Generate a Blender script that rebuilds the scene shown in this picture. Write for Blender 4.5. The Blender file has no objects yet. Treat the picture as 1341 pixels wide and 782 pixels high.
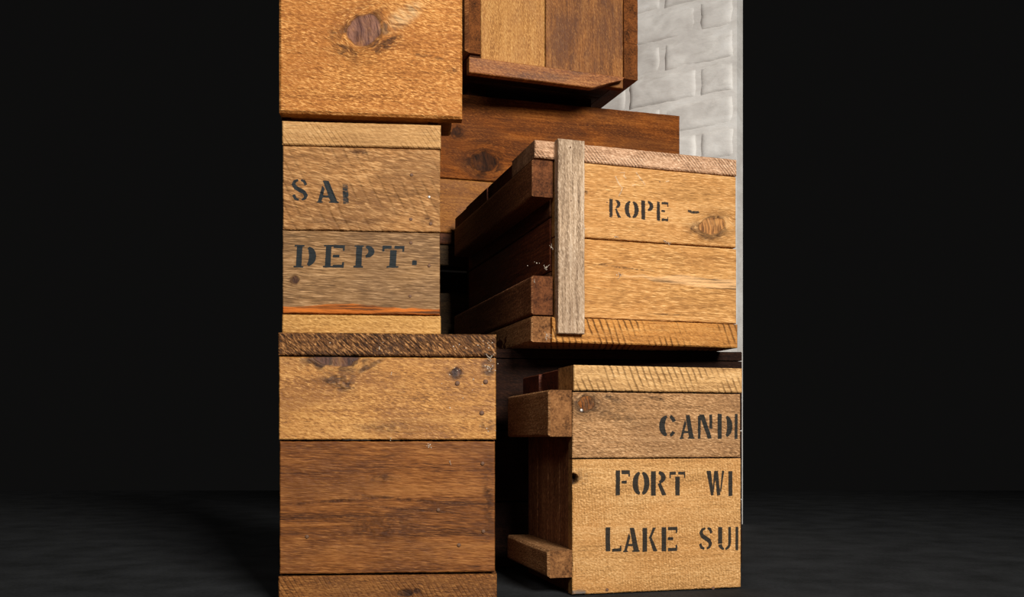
import bpy, math, random
import numpy as np

# ------------------------------------------------------------------ camera, world, lights, exposure
SC = bpy.context.scene
COL = SC.collection
W, H, F = 1341.0, 782.0, 1240.0          # frame and focal length in pixels
CX, HORIZON, EYE = 670.5, 575.0, 0.272   # principal column, horizon row, lens height (m)

cam_d = bpy.data.cameras.new('camera')
cam_d.sensor_fit = 'HORIZONTAL'
cam_d.sensor_width = 36.0
cam_d.lens = 36.0 * F / W
cam_d.shift_y = (HORIZON - H / 2) / W
cam_d.clip_start = 0.05
cam = bpy.data.objects.new('camera', cam_d)
cam.location = (0, 0, EYE)
cam.rotation_euler = (math.pi / 2, 0, 0)
COL.objects.link(cam)
SC.camera = cam

wd = bpy.data.worlds.new('dim_storeroom')
SC.world = wd
wd.use_nodes = True
wd.node_tree.nodes['Background'].inputs['Color'].default_value = (1.0, 0.97, 0.94, 1)
wd.node_tree.nodes['Background'].inputs['Strength'].default_value = 0.0042

def area(name, loc, target, size, size_y, power, color, spread=180):
    d = bpy.data.lights.new(name, 'AREA')
    d.shape = 'RECTANGLE'; d.size = size; d.size_y = size_y
    d.energy = power; d.color = color; d.spread = math.radians(spread)
    o = bpy.data.objects.new(name, d)
    o.location = loc
    v = [t - l for t, l in zip(target, loc)]
    import mathutils
    o.rotation_euler = mathutils.Vector(v).to_track_quat('-Z', 'Y').to_euler()
    COL.objects.link(o)
    return o

area('window_light', (2.15, -2.82, 2.62), (0.05, 1.9, 0.70), 1.5, 1.3, 53, (1.0, 0.97, 0.93), 60)
area('added_fill_light', (-0.9, -2.2, 2.6), (0.3, 2.2, 0.9), 1.2, 1.0, 7.0, (1.0, 0.97, 0.94), 70)  # added weak fill, no known source; lifts the wall and shaded left sides

SC.view_settings.view_transform = 'Standard'
SC.view_settings.look = 'None'
SC.view_settings.exposure = 0.0
SC.view_settings.gamma = 1.0
SC.view_settings.use_curve_mapping = False

# ------------------------------------------------------------------ helpers
random.seed(7)

def lin(c):
    return tuple(((v / 255) / 12.92 if v / 255 <= 0.04045 else ((v / 255 + 0.055) / 1.055) ** 2.4) for v in c) + (1.0,)

def hash2(ix, iy, seed):
    h = (ix.astype(np.int64) * 374761393 + iy.astype(np.int64) * 668265263 + seed * 974634777) & 0xffffffff
    h = ((h ^ (h >> 13)) * 1274126177) & 0xffffffff
    h = h ^ (h >> 16)
    return (h & 0xffffff) / float(0xffffff)

def vnoise(x, y, seed=0, octaves=3):
    x = np.asarray(x, float); y = np.asarray(y, float)
    out = 0; amp = 0.5; tot = 0
    for o in range(octaves):
        ix = np.floor(x); iy = np.floor(y)
        fx = x - ix; fy = y - iy
        fx = fx * fx * (3 - 2 * fx); fy = fy * fy * (3 - 2 * fy)
        a = hash2(ix, iy, seed + o); b = hash2(ix + 1, iy, seed + o)
        c = hash2(ix, iy + 1, seed + o); d = hash2(ix + 1, iy + 1, seed + o)
        out = out + amp * (a + (b - a) * fx + (c - a) * fy + (a - b - c + d) * fx * fy)
        tot += amp; amp *= 0.5; x = x * 2.03 + 11.7; y = y * 2.03 + 5.3
    return out / tot

def smooth(e0, e1, x):
    t = np.clip((x - e0) / (e1 - e0), 0, 1)
    return t * t * (3 - 2 * t)

# ------------------------------------------------------------------ materials
def new_mat(name):
    m = bpy.data.materials.new(name)
    m.use_nodes = True
    nt = m.node_tree
    nt.nodes.clear()
    out = nt.nodes.new('ShaderNodeOutputMaterial')
    b = nt.nodes.new('ShaderNodeBsdfPrincipled')
    nt.links.new(b.outputs[0], out.inputs[0])
    return m, nt, b

class NB:
    """tiny node builder"""
    def __init__(s, nt): s.nt = nt
    def link(s, a, b): s.nt.links.new(a, b)
    def put(s, sock, v):
        if hasattr(v, 'is_linked') or isinstance(v, bpy.types.NodeSocket): s.nt.links.new(v, sock)
        else: sock.default_value = v
    def math(s, op, a, b=0.0, clamp=False):
        n = s.nt.nodes.new('ShaderNodeMath'); n.operation = op; n.use_clamp = clamp
        s.put(n.inputs[0], a); s.put(n.inputs[1], b); return n.outputs[0]
    def vmul(s, v, k):
        n = s.nt.nodes.new('ShaderNodeVectorMath'); n.operation = 'MULTIPLY'
        s.put(n.inputs[0], v); n.inputs[1].default_value = k; return n.outputs[0]
    def noise(s, v, detail=2.0, rough=0.55, dist=0.0, scale=1.0):
        n = s.nt.nodes.new('ShaderNodeTexNoise')
        s.put(n.inputs['Vector'], v); n.inputs['Scale'].default_value = scale
        n.inputs['Detail'].default_value = detail; n.inputs['Roughness'].default_value = rough
        n.inputs['Distortion'].default_value = dist; return n.outputs['Fac']
    def ramp(s, f, stops):
        n = s.nt.nodes.new('ShaderNodeValToRGB'); s.put(n.inputs[0], f)
        el = n.color_ramp.elements
        while len(el) < len(stops): el.new(0.5)
        for e, (p, c) in zip(el, stops): e.position = p; e.color = c
        return n.outputs[0]
    def mix(s, f, a, b, mode='MIX'):
        n = s.nt.nodes.new('ShaderNodeMix'); n.data_type = 'RGBA'; n.blend_type = mode
        s.put(n.inputs[0], f); s.put(n.inputs[6], a); s.put(n.inputs[7], b); return n.outputs[2]
    def mapr(s, f, a, b, c, d, smoothst=False):
        n = s.nt.nodes.new('ShaderNodeMapRange')
        n.interpolation_type = 'SMOOTHSTEP' if smoothst else 'LINEAR'
        s.put(n.inputs[0], f)
        for i, v in enumerate((a, b, c, d)): n.inputs[i + 1].default_value = v
        return n.outputs[0]

INK = lin((38, 44, 42))
WOODS = {}

def wood(name, dark, mid, light, saw=0.0, saw_angle=60, saw_period=0.006, fuzz=0.3, streak=0.35, broad=0.35,
         blotch=0.35, rough=0.72, spec=0.25, bump=0.5, knot=(92, 58, 44), knot2=(48, 26, 18), halo=(98, 50, 16),
         stain=(176, 92, 26), ink=None, wear=0.5, contrast=1.0, blotch_col=None, fscale=(140, 430), skew=0.22):
    m, nt, bs = new_mat(name)
    g = NB(nt)
    at = nt.nodes.new('ShaderNodeAttribute'); at.attribute_name = 'grain'
    mk = nt.nodes.new('ShaderNodeAttribute'); mk.attribute_name = 'mask'
    sep = nt.nodes.new('ShaderNodeSeparateColor'); nt.links.new(mk.outputs['Color'], sep.inputs[0])
    V = at.outputs['Vector']
    st = g.noise(g.vmul(V, (9, 210, 1)), 3, 0.6, 0.25)
    br = g.noise(g.vmul(V, (2.4, 30, 1)), 3, 0.55, 0.9)
    sk = nt.nodes.new('ShaderNodeVectorMath'); sk.operation = 'DOT_PRODUCT'
    nt.links.new(V, sk.inputs[0]); sk.inputs[1].default_value = (skew, 1, 0)
    cb = nt.nodes.new('ShaderNodeCombineXYZ'); sx0 = nt.nodes.new('ShaderNodeSeparateXYZ'); nt.links.new(V, sx0.inputs[0])
    nt.links.new(sx0.outputs[0], cb.inputs[0]); nt.links.new(sk.outputs['Value'], cb.inputs[1]); nt.links.new(sx0.outputs[2], cb.inputs[2])
    fz = g.noise(g.vmul(cb.outputs[0], fscale + (1,)), 2, 0.6, 0.4)
    bl = g.noise(g.vmul(V, (8, 17, 1)), 3, 0.55, 0.4)
    t = g.math('ADD', g.math('ADD', g.math('MULTIPLY', st, streak), g.math('MULTIPLY', br, broad)), g.math('MULTIPLY', fz, fuzz))
    t = g.math('DIVIDE', t, streak + broad + fuzz)
    w = 0.17 / contrast
    c = g.ramp(t, [(0.5 - w, lin(dark)), (0.5, lin(mid)), (0.5 + w, lin(light))])
    bm = g.mapr(bl, 0.35, 0.62, 1.0, 0.0, True)
    bc = blotch_col or tuple(0.55 * d + 0.45 * q for d, q in zip(dark, mid))
    c = g.mix(g.math('MULTIPLY', bm, blotch), c, lin(bc))
    # rough-sawn fuzz: short lifted fibres, paler on the crest and darker in the hollow
    up = g.mapr(fz, 0.52, 0.70, 0.0, 1.0, True); dn = g.mapr(fz, 0.48, 0.32, 0.0, 1.0, True)
    patch = g.mapr(g.noise(g.vmul(V, (12, 24, 1)), 2, 0.5), 0.35, 0.6, 0.45, 1.0, True)
    c = g.mix(g.math('MULTIPLY', g.math('MULTIPLY', up, patch), min(1.0, fuzz * 0.95)), c, lin(tuple(min(255, q * 1.1 + 8) for q in light)))
    c = g.mix(g.math('MULTIPLY', g.math('MULTIPLY', dn, patch), min(1.0, fuzz * 1.05)), c, lin(tuple(0.8 * d + 0.2 * q for d, q in zip(dark, mid))))
    # thin dark fibres and pores
    fib = g.noise(g.vmul(V, (26, 620, 1)), 2, 0.7)
    fm = g.mapr(fib, 0.60, 0.74, 0.0, 0.55, True)
    c = g.mix(fm, c, lin(tuple(0.6 * d for d in dark)))
    hgt = g.math('ADD', g.math('MULTIPLY', st, 0.5), g.math('MULTIPLY', fz, 0.7))
    if saw > 0:
        a = math.radians(saw_angle)
        sx = nt.nodes.new('ShaderNodeVectorMath'); sx.operation = 'DOT_PRODUCT'
        nt.links.new(V, sx.inputs[0]); sx.inputs[1].default_value = (math.sin(a), math.cos(a), 0)
        wob = g.noise(g.vmul(V, (26, 26, 1)), 2, 0.5)
        ph = g.math('ADD', g.math('MULTIPLY', sx.outputs['Value'], 2 * math.pi / saw_period), g.math('MULTIPLY', wob, 3.2))
        wv = g.math('MULTIPLY', g.math('ADD', g.math('SINE', ph), 1.0), 0.5)
        wv = g.math('POWER', wv, 6.0)
        msk = g.mapr(g.noise(g.vmul(V, (14, 22, 1)), 2, 0.5), 0.38, 0.6, 0.1, 1.0, True)
        sm = g.math('MULTIPLY', g.math('MULTIPLY', wv, msk), saw)
        c = g.mix(sm, c, lin(tuple(0.85 * d for d in dark)))
        hgt = g.math('SUBTRACT', hgt, g.math('MULTIPLY', sm, 1.2))
    # halo round knots, knots, stain, ink
    hn = g.noise(g.vmul(V, (60, 160, 1)), 2, 0.6)
    hm = g.math('MULTIPLY', sep.outputs[2], g.mapr(hn, 0.3, 0.6, 1.0, 0.6))
    c = g.mix(hm, c, lin(tuple(0.6 * q for q in halo)))
    kn = g.noise(g.vmul(V, (25, 300, 1)), 2, 0.6)
    kc = g.ramp(kn, [(0.38, lin(knot2)), (0.58, lin(knot))])
    c = g.mix(sep.outputs[0], c, kc)
    stn = g.ramp(st, [(0.38, lin(tuple(0.42 * q for q in stain))), (0.58, lin(stain))])
    c = g.mix(mk.outputs['Alpha'], c, stn)
    wn = g.noise(g.vmul(V, (170, 420, 1)), 3, 0.65)
    wn2 = g.noise(g.vmul(V, (40, 60, 1)), 2, 0.5)
    wsum = g.math('ADD', g.math('MULTIPLY', g.math('SUBTRACT', wn, 0.5), 1.5 * wear), g.math('MULTIPLY', g.math('SUBTRACT', wn2, 0.5), 0.9 * wear))
    pm = g.mapr(g.math('ADD', sep.outputs[1], wsum), 0.38, 0.66, 0.0, 0.97, True)
    pm = g.math('MULTIPLY', pm, g.mapr(sep.outputs[1], 0.02, 0.15, 0.0, 1.0))
    c = g.mix(pm, c, ink or INK)
    nt.links.new(c, bs.inputs['Base Color'])
    rn = g.mapr(bl, 0.3, 0.7, rough - 0.06, rough + 0.1)
    nt.links.new(rn, bs.inputs['Roughness'])
    bs.inputs['Specular IOR Level'].default_value = spec
    bp = nt.nodes.new('ShaderNodeBump'); bp.inputs['Strength'].default_value = bump
    bp.inputs['Distance'].default_value = 0.0030
    nt.links.new(hgt, bp.inputs['Height']); nt.links.new(bp.outputs[0], bs.inputs['Normal'])

    # end grain of the same timber
    e, nt2, b2 = new_mat(name + '_end_grain')
    h = NB(nt2)
    tc = nt2.nodes.new('ShaderNodeTexCoord')
    P = tc.outputs['Object']
    f1 = h.noise(h.vmul(P, (260, 260, 260)), 3, 0.7)
    f2 = h.noise(h.vmul(P, (34, 34, 34)), 3, 0.6)
    tt = h.math('ADD', h.math('MULTIPLY', f1, 0.55), h.math('MULTIPLY', f2, 0.45))
    cc = h.ramp(tt, [(0.36, lin(tuple(0.75 * d for d in dark))), (0.5, lin(tuple(0.5 * d + 0.5 * q for d, q in zip(dark, mid)))), (0.66, lin(mid))])
    nt2.links.new(cc, b2.inputs['Base Color'])
    b2.inputs['Roughness'].default_value = 0.85
    b2.inputs['Specular IOR Level'].default_value = 0.15
    bp2 = nt2.nodes.new('ShaderNodeBump'); bp2.inputs['Strength'].default_value = 0.7; bp2.inputs['Distance'].default_value = 0.0016
    nt2.links.new(f1, bp2.inputs['Height']); nt2.links.new(bp2.outputs[0], b2.inputs['Normal'])
    WOODS[name] = (m, e)
    return name

wood('golden_pine', (112, 62, 20), (176, 113, 51), (210, 156, 90), stain=(222, 180, 126), fuzz=0.6, streak=0.3, broad=0.3, blotch=0.45, bump=0.8,
     knot=(128, 88, 70), knot2=(72, 42, 36), halo=(88, 42, 12), blotch_col=(152, 88, 26))
wood('pale_strip', (128, 88, 46), (180, 134, 80), (202, 160, 106), saw=0.35, saw_angle=55, saw_period=0.007, fuzz=0.3, blotch=0.3)
wood('tan_board', (96, 62, 30), (156, 108, 60), (190, 144, 92), saw=0.28, saw_angle=64, saw_period=0.016, fscale=(70, 400), fuzz=0.55, blotch=0.55,
     blotch_col=(112, 74, 38), ink=lin((18, 30, 34)), wear=0.5, bump=0.8)
wood('grey_tan_board', (78, 54, 30), (138, 101, 62), (172, 134, 92), fscale=(42, 480), skew=0.05, fuzz=0.6, streak=0.45, blotch=0.45, blotch_col=(98, 70, 44),
     ink=lin((18, 29, 33)), wear=0.42, bump=0.8, stain=(190, 102, 30))
wood('yellow_strip', (128, 84, 34), (184, 134, 70), (206, 160, 96), fuzz=0.45, blotch=0.3)
wood('rough_dark_strip', (42, 24, 11), (106, 66, 30), (160, 112, 64), saw=0.3, saw_angle=40, saw_period=0.008, fscale=(170, 260), skew=0.8, fuzz=0.9, blotch=0.6, contrast=1.2, bump=1.0)
wood('amber_board', (98, 58, 20), (172, 116, 54), (202, 150, 84), fuzz=0.55, streak=0.3, broad=0.45, blotch=0.55, rough=0.6, spec=0.35,
     knot=(84, 52, 40), knot2=(38, 22, 18), halo=(78, 38, 12), blotch_col=(124, 74, 26))
wood('russet_board', (56, 28, 10), (124, 72, 28), (160, 104, 52), fscale=(48, 620), skew=0.06, fuzz=0.45, streak=0.5, broad=0.7, blotch=0.6, rough=0.62, spec=0.2,
     blotch_col=(88, 48, 18), contrast=1.25)
wood('brown_strip', (62, 34, 12), (122, 74, 30), (158, 106, 52), saw=0.4, saw_angle=60, saw_period=0.007, fuzz=0.5, blotch=0.4,
     knot=(40, 22, 14), knot2=(20, 10, 6), halo=(120, 62, 16))
wood('weathered_post', (92, 70, 50), (174, 146, 116), (206, 182, 154), fuzz=0.35, streak=0.7, broad=0.35, blotch=0.35, blotch_col=(120, 96, 74), contrast=1.25, bump=0.9)
wood('pink_lid', (122, 86, 58), (192, 148, 112), (218, 182, 148), saw=0.55, saw_angle=48, saw_period=0.0055, fuzz=0.5, blotch=0.25, bump=0.9)
wood('honey_board', (122, 80, 36), (190, 137, 77), (218, 172, 114), stain=(232, 205, 170), fscale=(62, 520), skew=0.03, fuzz=0.5, streak=0.35, broad=0.45, blotch=0.35, blotch_col=(176, 116, 52),
     knot=(184, 124, 66), knot2=(84, 48, 20), halo=(110, 62, 24), wear=0.75, ink=lin((24, 23, 22)), bump=0.8)
wood('honey_board_b', (124, 80, 36), (192, 138, 76), (218, 172, 112), fscale=(55, 520), skew=0.04, fuzz=0.6, streak=0.35, broad=0.55, blotch=0.3, blotch_col=(180, 118, 52), bump=0.8,
     stain=(228, 178, 122))
wood('sawn_orange', (94, 54, 20), (188, 126, 58), (212, 158, 90), saw=0.85, saw_angle=70, saw_period=0.0125, fuzz=0.3, blotch=0.35, bump=0.8)
wood('sawn_pale', (122, 82, 42), (200, 154, 96), (222, 182, 128), saw=0.7, saw_angle=68, saw_period=0.0112, fuzz=0.3, blotch=0.2, bump=0.7)
wood('drab_board', (92, 62, 34), (164, 120, 76), (194, 152, 106), fuzz=0.6, streak=0.4, broad=0.4, blotch=0.4, blotch_col=(124, 86, 50), bump=1.0,
     knot=(150, 84, 22), knot2=(60, 32, 12), halo=(62, 34, 14), ink=lin((22, 26, 24)), wear=0.55)
wood('straw_board', (128, 88, 44), (188, 138, 80), (214, 170, 114), stain=(92, 100, 104), fscale=(210, 420), fuzz=0.5, streak=0.25, broad=0.35, blotch=0.35, blotch_col=(180, 120, 56), bump=0.7,
     saw=0.18, saw_angle=85, saw_period=0.005, ink=lin((24, 25, 22)), wear=0.42, knot=(60, 36, 18), knot2=(24, 14, 8), halo=(150, 96, 44))
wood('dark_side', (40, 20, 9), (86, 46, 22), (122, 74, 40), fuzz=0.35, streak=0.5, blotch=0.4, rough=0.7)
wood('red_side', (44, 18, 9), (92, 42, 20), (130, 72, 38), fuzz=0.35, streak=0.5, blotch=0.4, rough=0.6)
wood('batten', (84, 50, 24), (156, 108, 64), (196, 150, 102), fuzz=0.5, blotch=0.4, bump=0.9)
wood('recess_shade_board', (16, 8, 5), (34, 18, 11), (52, 30, 18), fuzz=0.3, blotch=0.4, rough=0.8, spec=0.1)  # shade of the recess under ROPE put into the colour as near-black wood
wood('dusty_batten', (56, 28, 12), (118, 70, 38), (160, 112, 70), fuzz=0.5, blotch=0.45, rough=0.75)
wood('walnut_board', (56, 26, 8), (124, 66, 22), (164, 98, 40), fuzz=0.3, streak=0.5, broad=0.6, blotch=0.5, rough=0.75, spec=0.12,
     knot=(56, 30, 14), knot2=(22, 11, 5), halo=(48, 23, 8), blotch_col=(60, 30, 10))
wood('walnut_board_b', (80, 42, 14), (146, 90, 34), (174, 118, 54), fuzz=0.3, streak=0.5, blotch=0.4, rough=0.65)
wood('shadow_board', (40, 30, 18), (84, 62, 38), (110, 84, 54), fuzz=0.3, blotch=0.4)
wood('upright_gold', (124, 76, 32), (182, 126, 64), (204, 156, 92), fuzz=0.5, streak=0.3, blotch=0.3, rough=0.65)
wood('upright_brown', (78, 42, 16), (142, 88, 40), (174, 120, 64), fuzz=0.35, streak=0.5, blotch=0.75, blotch_col=(88, 48, 20), rough=0.6)
wood('worn_rail', (66, 34, 12), (142, 82, 36), (186, 126, 70), fuzz=0.35, streak=0.3, blotch=0.65, blotch_col=(74, 40, 18), rough=0.55, spec=0.35)

def plain(name, col, rough=0.6, metal=0.0, scale=300, amt=0.25):
    m, nt, b = new_mat(name)
    g = NB(nt)
    tc = nt.nodes.new('ShaderNodeTexCoord')
    n = g.noise(tc.outputs['Object'], 3, 0.6, 0, scale)
    c = g.ramp(n, [(0.35, lin(tuple(v * (1 - amt) for v in col))), (0.65, lin(col))])
    nt.links.new(c, b.inputs['Base Color'])
    b.inputs['Roughness'].default_value = rough
    b.inputs['Metallic'].default_value = metal
    return m

RUST = plain('rusty_nail', (116, 80, 54), 0.7, 0.1, 500)
STEEL = plain('bright_nail', (196, 188, 178), 0.4, 0.6, 500, 0.1)
DUST = plain('pale_fluff', (206, 190, 168), 0.9, 0.0, 400, 0.2)

# ------------------------------------------------------------------ mesh builders
def mesh_from(name, V, quads, mats, mat_idx=None, attrs=None, ngons=()):
    me = bpy.data.meshes.new(name)
    quads = np.asarray(quads, np.int32).reshape(-1, 4)
    ng = [np.asarray(p, np.int32) for p in ngons]
    nl = quads.size + sum(len(p) for p in ng)
    npoly = len(quads) + len(ng)
    me.vertices.add(len(V)); me.vertices.foreach_set('co', np.asarray(V, np.float32).ravel())
    me.loops.add(nl)
    li = np.concatenate([quads.ravel()] + ng) if ng else quads.ravel()
    me.loops.foreach_set('vertex_index', li.astype(np.int32))
    starts = list(range(0, quads.size, 4)); s = quads.size
    for p in ng: starts.append(s); s += len(p)
    me.polygons.add(npoly)
    me.polygons.foreach_set('loop_start', np.asarray(starts, np.int32))
    for m in mats: me.materials.append(m)
    if mat_idx is not None: me.polygons.foreach_set('material_index', np.asarray(mat_idx, np.int32))
    for an, (typ, arr) in (attrs or {}).items():
        a = me.attributes.new(an, typ, 'POINT')
        a.data.foreach_set('vector' if typ == 'FLOAT_VECTOR' else 'color', np.asarray(arr, np.float32).ravel())
    me.update(calc_edges=True)
    me.validate()
    return me

def link(name, me, parent=None, kind=None, label=None):
    o = bpy.data.objects.new(name, me)
    COL.objects.link(o)
    if parent is not None: o.parent = parent
    if kind: o['kind'] = kind
    if label: o['label'] = label
    return o

AX = {'x': 0, 'y': 1, 'z': 2}
FACES = {'front': (1, -1), 'back': (1, 1), 'left': (0, -1), 'right': (0, 1), 'top': (2, 1), 'bottom': (2, -1)}
SEED = [100]

def poly_sd(px, py, polys):
    """smallest signed distance (negative inside) from points to a set of polygons"""
    best = np.full(px.shape, 1e9)
    for poly in polys:
        P = np.asarray(poly, float); Q = np.roll(P, -1, axis=0)
        d2 = np.full(px.shape, 1e18); inside = np.zeros(px.shape, bool)
        for (x0, y0), (x1, y1) in zip(P, Q):
            ex, ey = x1 - x0, y1 - y0
            t = np.clip(((px - x0) * ex + (py - y0) * ey) / (ex * ex + ey * ey + 1e-18), 0, 1)
            dx = px - x0 - t * ex; dy = py - y0 - t * ey
            d2 = np.minimum(d2, dx * dx + dy * dy)
            c = ((y0 > py) != (y1 > py)) & (px < (x1 - x0) * (py - y0) / ((y1 - y0) if abs(y1 - y0) > 1e-12 else 1e-12) + x0)
            inside ^= c
        sd = np.where(inside, -np.sqrt(d2), np.sqrt(d2))
        best = np.minimum(best, sd)
    return best

def plank(parent, name, box, face, grain, matname, res=0.004, bev=0.0016, uneven=0.0007, knots=(), ink=None, ink_soft=0.0011,
          stain=None, relief=0.0005, label=None, kind=None, notch=None, marks=()):
    """one board: box = (x0,x1,y0,y1,z0,z1) in the crate's own axes; face = its finished side; grain = axis of the fibres.
    knots = (x or y, z, r_along, r_across, depth) on the finished side."""
    SEED[0] += 1; seed = SEED[0]
    lo = [box[0], box[2], box[4]]; hi = [box[1], box[3], box[5]]
    n, sg = FACES[face]; g = AX[grain]; b = 3 - n - g
    L = hi[g] - lo[g]; Bw = hi[b] - lo[b]; T = hi[n] - lo[n]
    bev = min(bev, 0.3 * T, 0.3 * Bw, 0.3 * L)
    na = max(2, int(math.ceil(L / res))); nb = max(2, int(math.ceil(Bw / res)))
    if na * nb > 90000:
        k = math.sqrt(na * nb / 90000); na = int(na / k); nb = int(nb / k)
    ga = np.linspace(lo[g] + bev, hi[g] - bev, na + 1); gb = np.linspace(lo[b] + bev, hi[b] - bev, nb + 1)
    A, B = np.meshgrid(ga, gb, indexing='ij')
    # wavering edges
    ea0 = (vnoise(ga * 25, ga * 0 + seed, seed) - 0.5) * 2 * uneven + (vnoise(ga * 260, ga * 0, seed + 3, 2) - 0.5) * uneven
    ea1 = (vnoise(ga * 25, ga * 0 + seed + 9, seed + 1) - 0.5) * 2 * uneven + (vnoise(ga * 260, ga * 0, seed + 5, 2) - 0.5) * uneven
    tb = (B - lo[b]) / Bw
    Bd = B + (np.abs(ea0) [:, None]) * (1 - tb) - (np.abs(ea1)[:, None]) * tb
    # surface relief
    dep = (vnoise(A * 30, B * 60, seed, 3) - 0.5) * 2 * relief + (vnoise(A * 170, B * 420, seed + 2, 2) - 0.5) * relief * 0.9
    u = A.copy(); v = B.copy()
    mask = np.zeros(A.shape + (4,))
    for kn in knots:
        ka, kb, ra, rb, kd = kn[:5]; ka_ang = math.radians(kn[5]) if len(kn) > 5 else 0.0
        ca, sa_ = math.cos(ka_ang), math.sin(ka_ang)
        dA = A - ka; dB = B - kb
        ea = (dA * ca + dB * sa_); eb = (-dA * sa_ + dB * ca)
        da = ea * rb / ra; db = eb
        ang = np.arctan2(db, da)
        wob = 1 + 0.14 * (vnoise(np.cos(ang) * 2 + 5, np.sin(ang) * 2 + seed, seed + 4, 2) - 0.5) * 2
        r = np.sqrt(da * da + db * db) / wob
        flow = dB * (1 - rb * rb / np.maximum(r * r, rb * rb))
        wgt = np.exp(-np.maximum(r - rb, 0) / (3.6 * rb))
        chat = (vnoise(A * 120, B * 160, seed + 6, 3) - 0.5) * rb * 0.5 * np.exp(-np.maximum(r - rb, 0) / (0.7 * rb))
        inside = smooth(1.06, 0.92, r / rb)
        v = np.where(r > rb * 0.9, v - (dB - flow) * wgt + chat, v)
        # the heart of the knot: saw-torn lines across it, faintly ringed
        v = v * (1 - inside) + (kb + dA * 0.8 + dB * 0.12 + 0.15 * r) * inside
        u = u * (1 - inside) + (ka + dB * 0.9) * inside
        patchy = 0.75 + 0.5 * (vnoise(A * 70, B * 45, seed + 12, 3) - 0.5) * 2
        mask[..., 0] = np.maximum(mask[..., 0], inside * np.clip(patchy, 0.35, 0.95))
        side = 0.55 + 0.45 * smooth(0.3, -0.5, np.sin(ang) * 0.8 + np.cos(ang) * 0.2)
        hal = np.exp(-np.maximum(r - rb * 0.95, 0) / (0.5 * rb)) * side
        hal *= 0.2 + 2.0 * smooth(0.34, 0.6, vnoise(A * 75, B * 95, seed + 8, 3))
        mask[..., 2] = np.maximum(mask[..., 2], np.clip(hal, 0, 0.95))
        dep = dep - kd * smooth(1.3, 0.8, r / rb) + kd * 0.9 * np.exp(-((r / rb - 1.12) / 0.12) ** 2) * (0.4 + 0.6 * side)
    for (ka, kb, ra, rb, amt, deg) in marks:      # dark torn-grain patches
        ca, sa_ = math.cos(math.radians(deg)), math.sin(math.radians(deg))
        ea = ((A - ka) * ca + (B - kb) * sa_) / ra; eb = (-(A - ka) * sa_ + (B - kb) * ca) / rb
        m_ = amt * smooth(1.25, 0.2, np.sqrt(ea * ea + eb * eb)) * (0.25 + 1.3 * smooth(0.32, 0.56, vnoise(A * 150, B * 230, seed + 14, 3)))
        mask[..., 2] = np.maximum(mask[..., 2], np.clip(m_, 0, 0.95))
        dep = dep + (vnoise(A * 260, B * 330, seed + 15, 2) - 0.5) * 0.0018 * np.clip(m_, 0, 1)
    if ink:
        PX, PZ = (A, Bd) if g == 0 else (Bd, A)
        for polys, amt, soft in ink:
            sd = poly_sd(PX, PZ, polys)
            mask[..., 1] = np.maximum(mask[..., 1], amt * smooth(soft, -soft, sd))
    if stain is not None:
        mask[..., 3] = stain(A, Bd)
        dep = dep + 0.0012 * mask[..., 3]
    cut = None
    if notch is not None:      # round bore through the board's end edge
        na_, nb_, nr = notch
        cut = (A - na_) ** 2 + (Bd - nb_) ** 2
    hw = ((A[:, :1] - lo[g]) / L)
    def xyz(a, bb, c):
        P = np.zeros(a.shape + (3,))
        P[..., g] = a; P[..., b] = bb
        P[..., n] = (hi[n] - c) if sg > 0 else (lo[n] + c)
        return P
    front = xyz(A, Bd, -dep)
    if cut is not None:
        deep = smooth((notch[2] * 1.08) ** 2, (notch[2] * 0.9) ** 2, cut)
        front[..., n] += (-sg) * deep * min(0.03, T * 0.85)
        mask[..., 0] = np.maximum(mask[..., 0], deep)
    Vf = front.reshape(-1, 3)
    idx = np.arange((na + 1) * (nb + 1)).reshape(na + 1, nb + 1)
    q = np.stack([idx[:-1, :-1], idx[1:, :-1], idx[1:, 1:], idx[:-1, 1:]], -1).reshape(-1, 4)
    ring = np.concatenate([idx[:, 0], idx[-1, 1:], idx[-2::-1, -1], idx[0, -2:0:-1]])
    # which side of the outline each ring vertex sits on
    NR = len(ring)
    ra_ = A.ravel()[ring]; rb_ = Bd.ravel()[ring]
    at_a0 = np.isclose(A.ravel()[ring], ga[0]); at_a1 = np.isclose(A.ravel()[ring], ga[-1])
    at_b0 = np.isclose(B.ravel()[ring], gb[0]); at_b1 = np.isclose(B.ravel()[ring], gb[-1])
    oa = ra_ + np.where(at_a1, bev, 0) - np.where(at_a0, bev, 0)
    ob = rb_ + np.where(at_b1, bev, 0) - np.where(at_b0, bev, 0)
    en = (vnoise(ob * 90, ob * 0 + seed, seed + 7, 2) - 0.5) * uneven * 1.6
    oa = oa + np.where(at_a0, np.abs(en), 0) - np.where(at_a1, np.abs(en), 0)
    R1 = xyz(oa, ob, np.full(NR, bev)); R2 = xyz(oa, ob, np.full(NR, T))
    base = len(Vf)
    V = np.concatenate([Vf, R1, R2])
    i1 = base + np.arange(NR); i2 = base + NR + np.arange(NR)
    nx = np.roll(np.arange(NR), -1)
    q1 = np.stack([ring[nx], ring, i1, i1[nx]], -1)
    q2 = np.stack([i1[nx], i1, i2, i2[nx]], -1)
    isend = ((at_a0 & at_a0[nx]) | (at_a1 & at_a1[nx]))
    quads = np.concatenate([q, q1, q2])
    mi = np.concatenate([np.zeros(len(q)), np.zeros(len(q1)), isend.astype(int), [0]])
    back = i2[::-1]
    # orientation: (a,b,-outward)
    M = np.zeros((3, 3)); M[0, g] = 1; M[1, b] = 1; M[2, n] = sg
    if np.linalg.det(M) < 0:
        quads = quads[:, ::-1]; back = back[::-1]
    c1 = np.zeros(NR) + bev; c2 = np.zeros(NR) + T
    off = np.where(at_b0, -1.0, np.where(at_b1, 1.0, 0.0))
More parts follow.
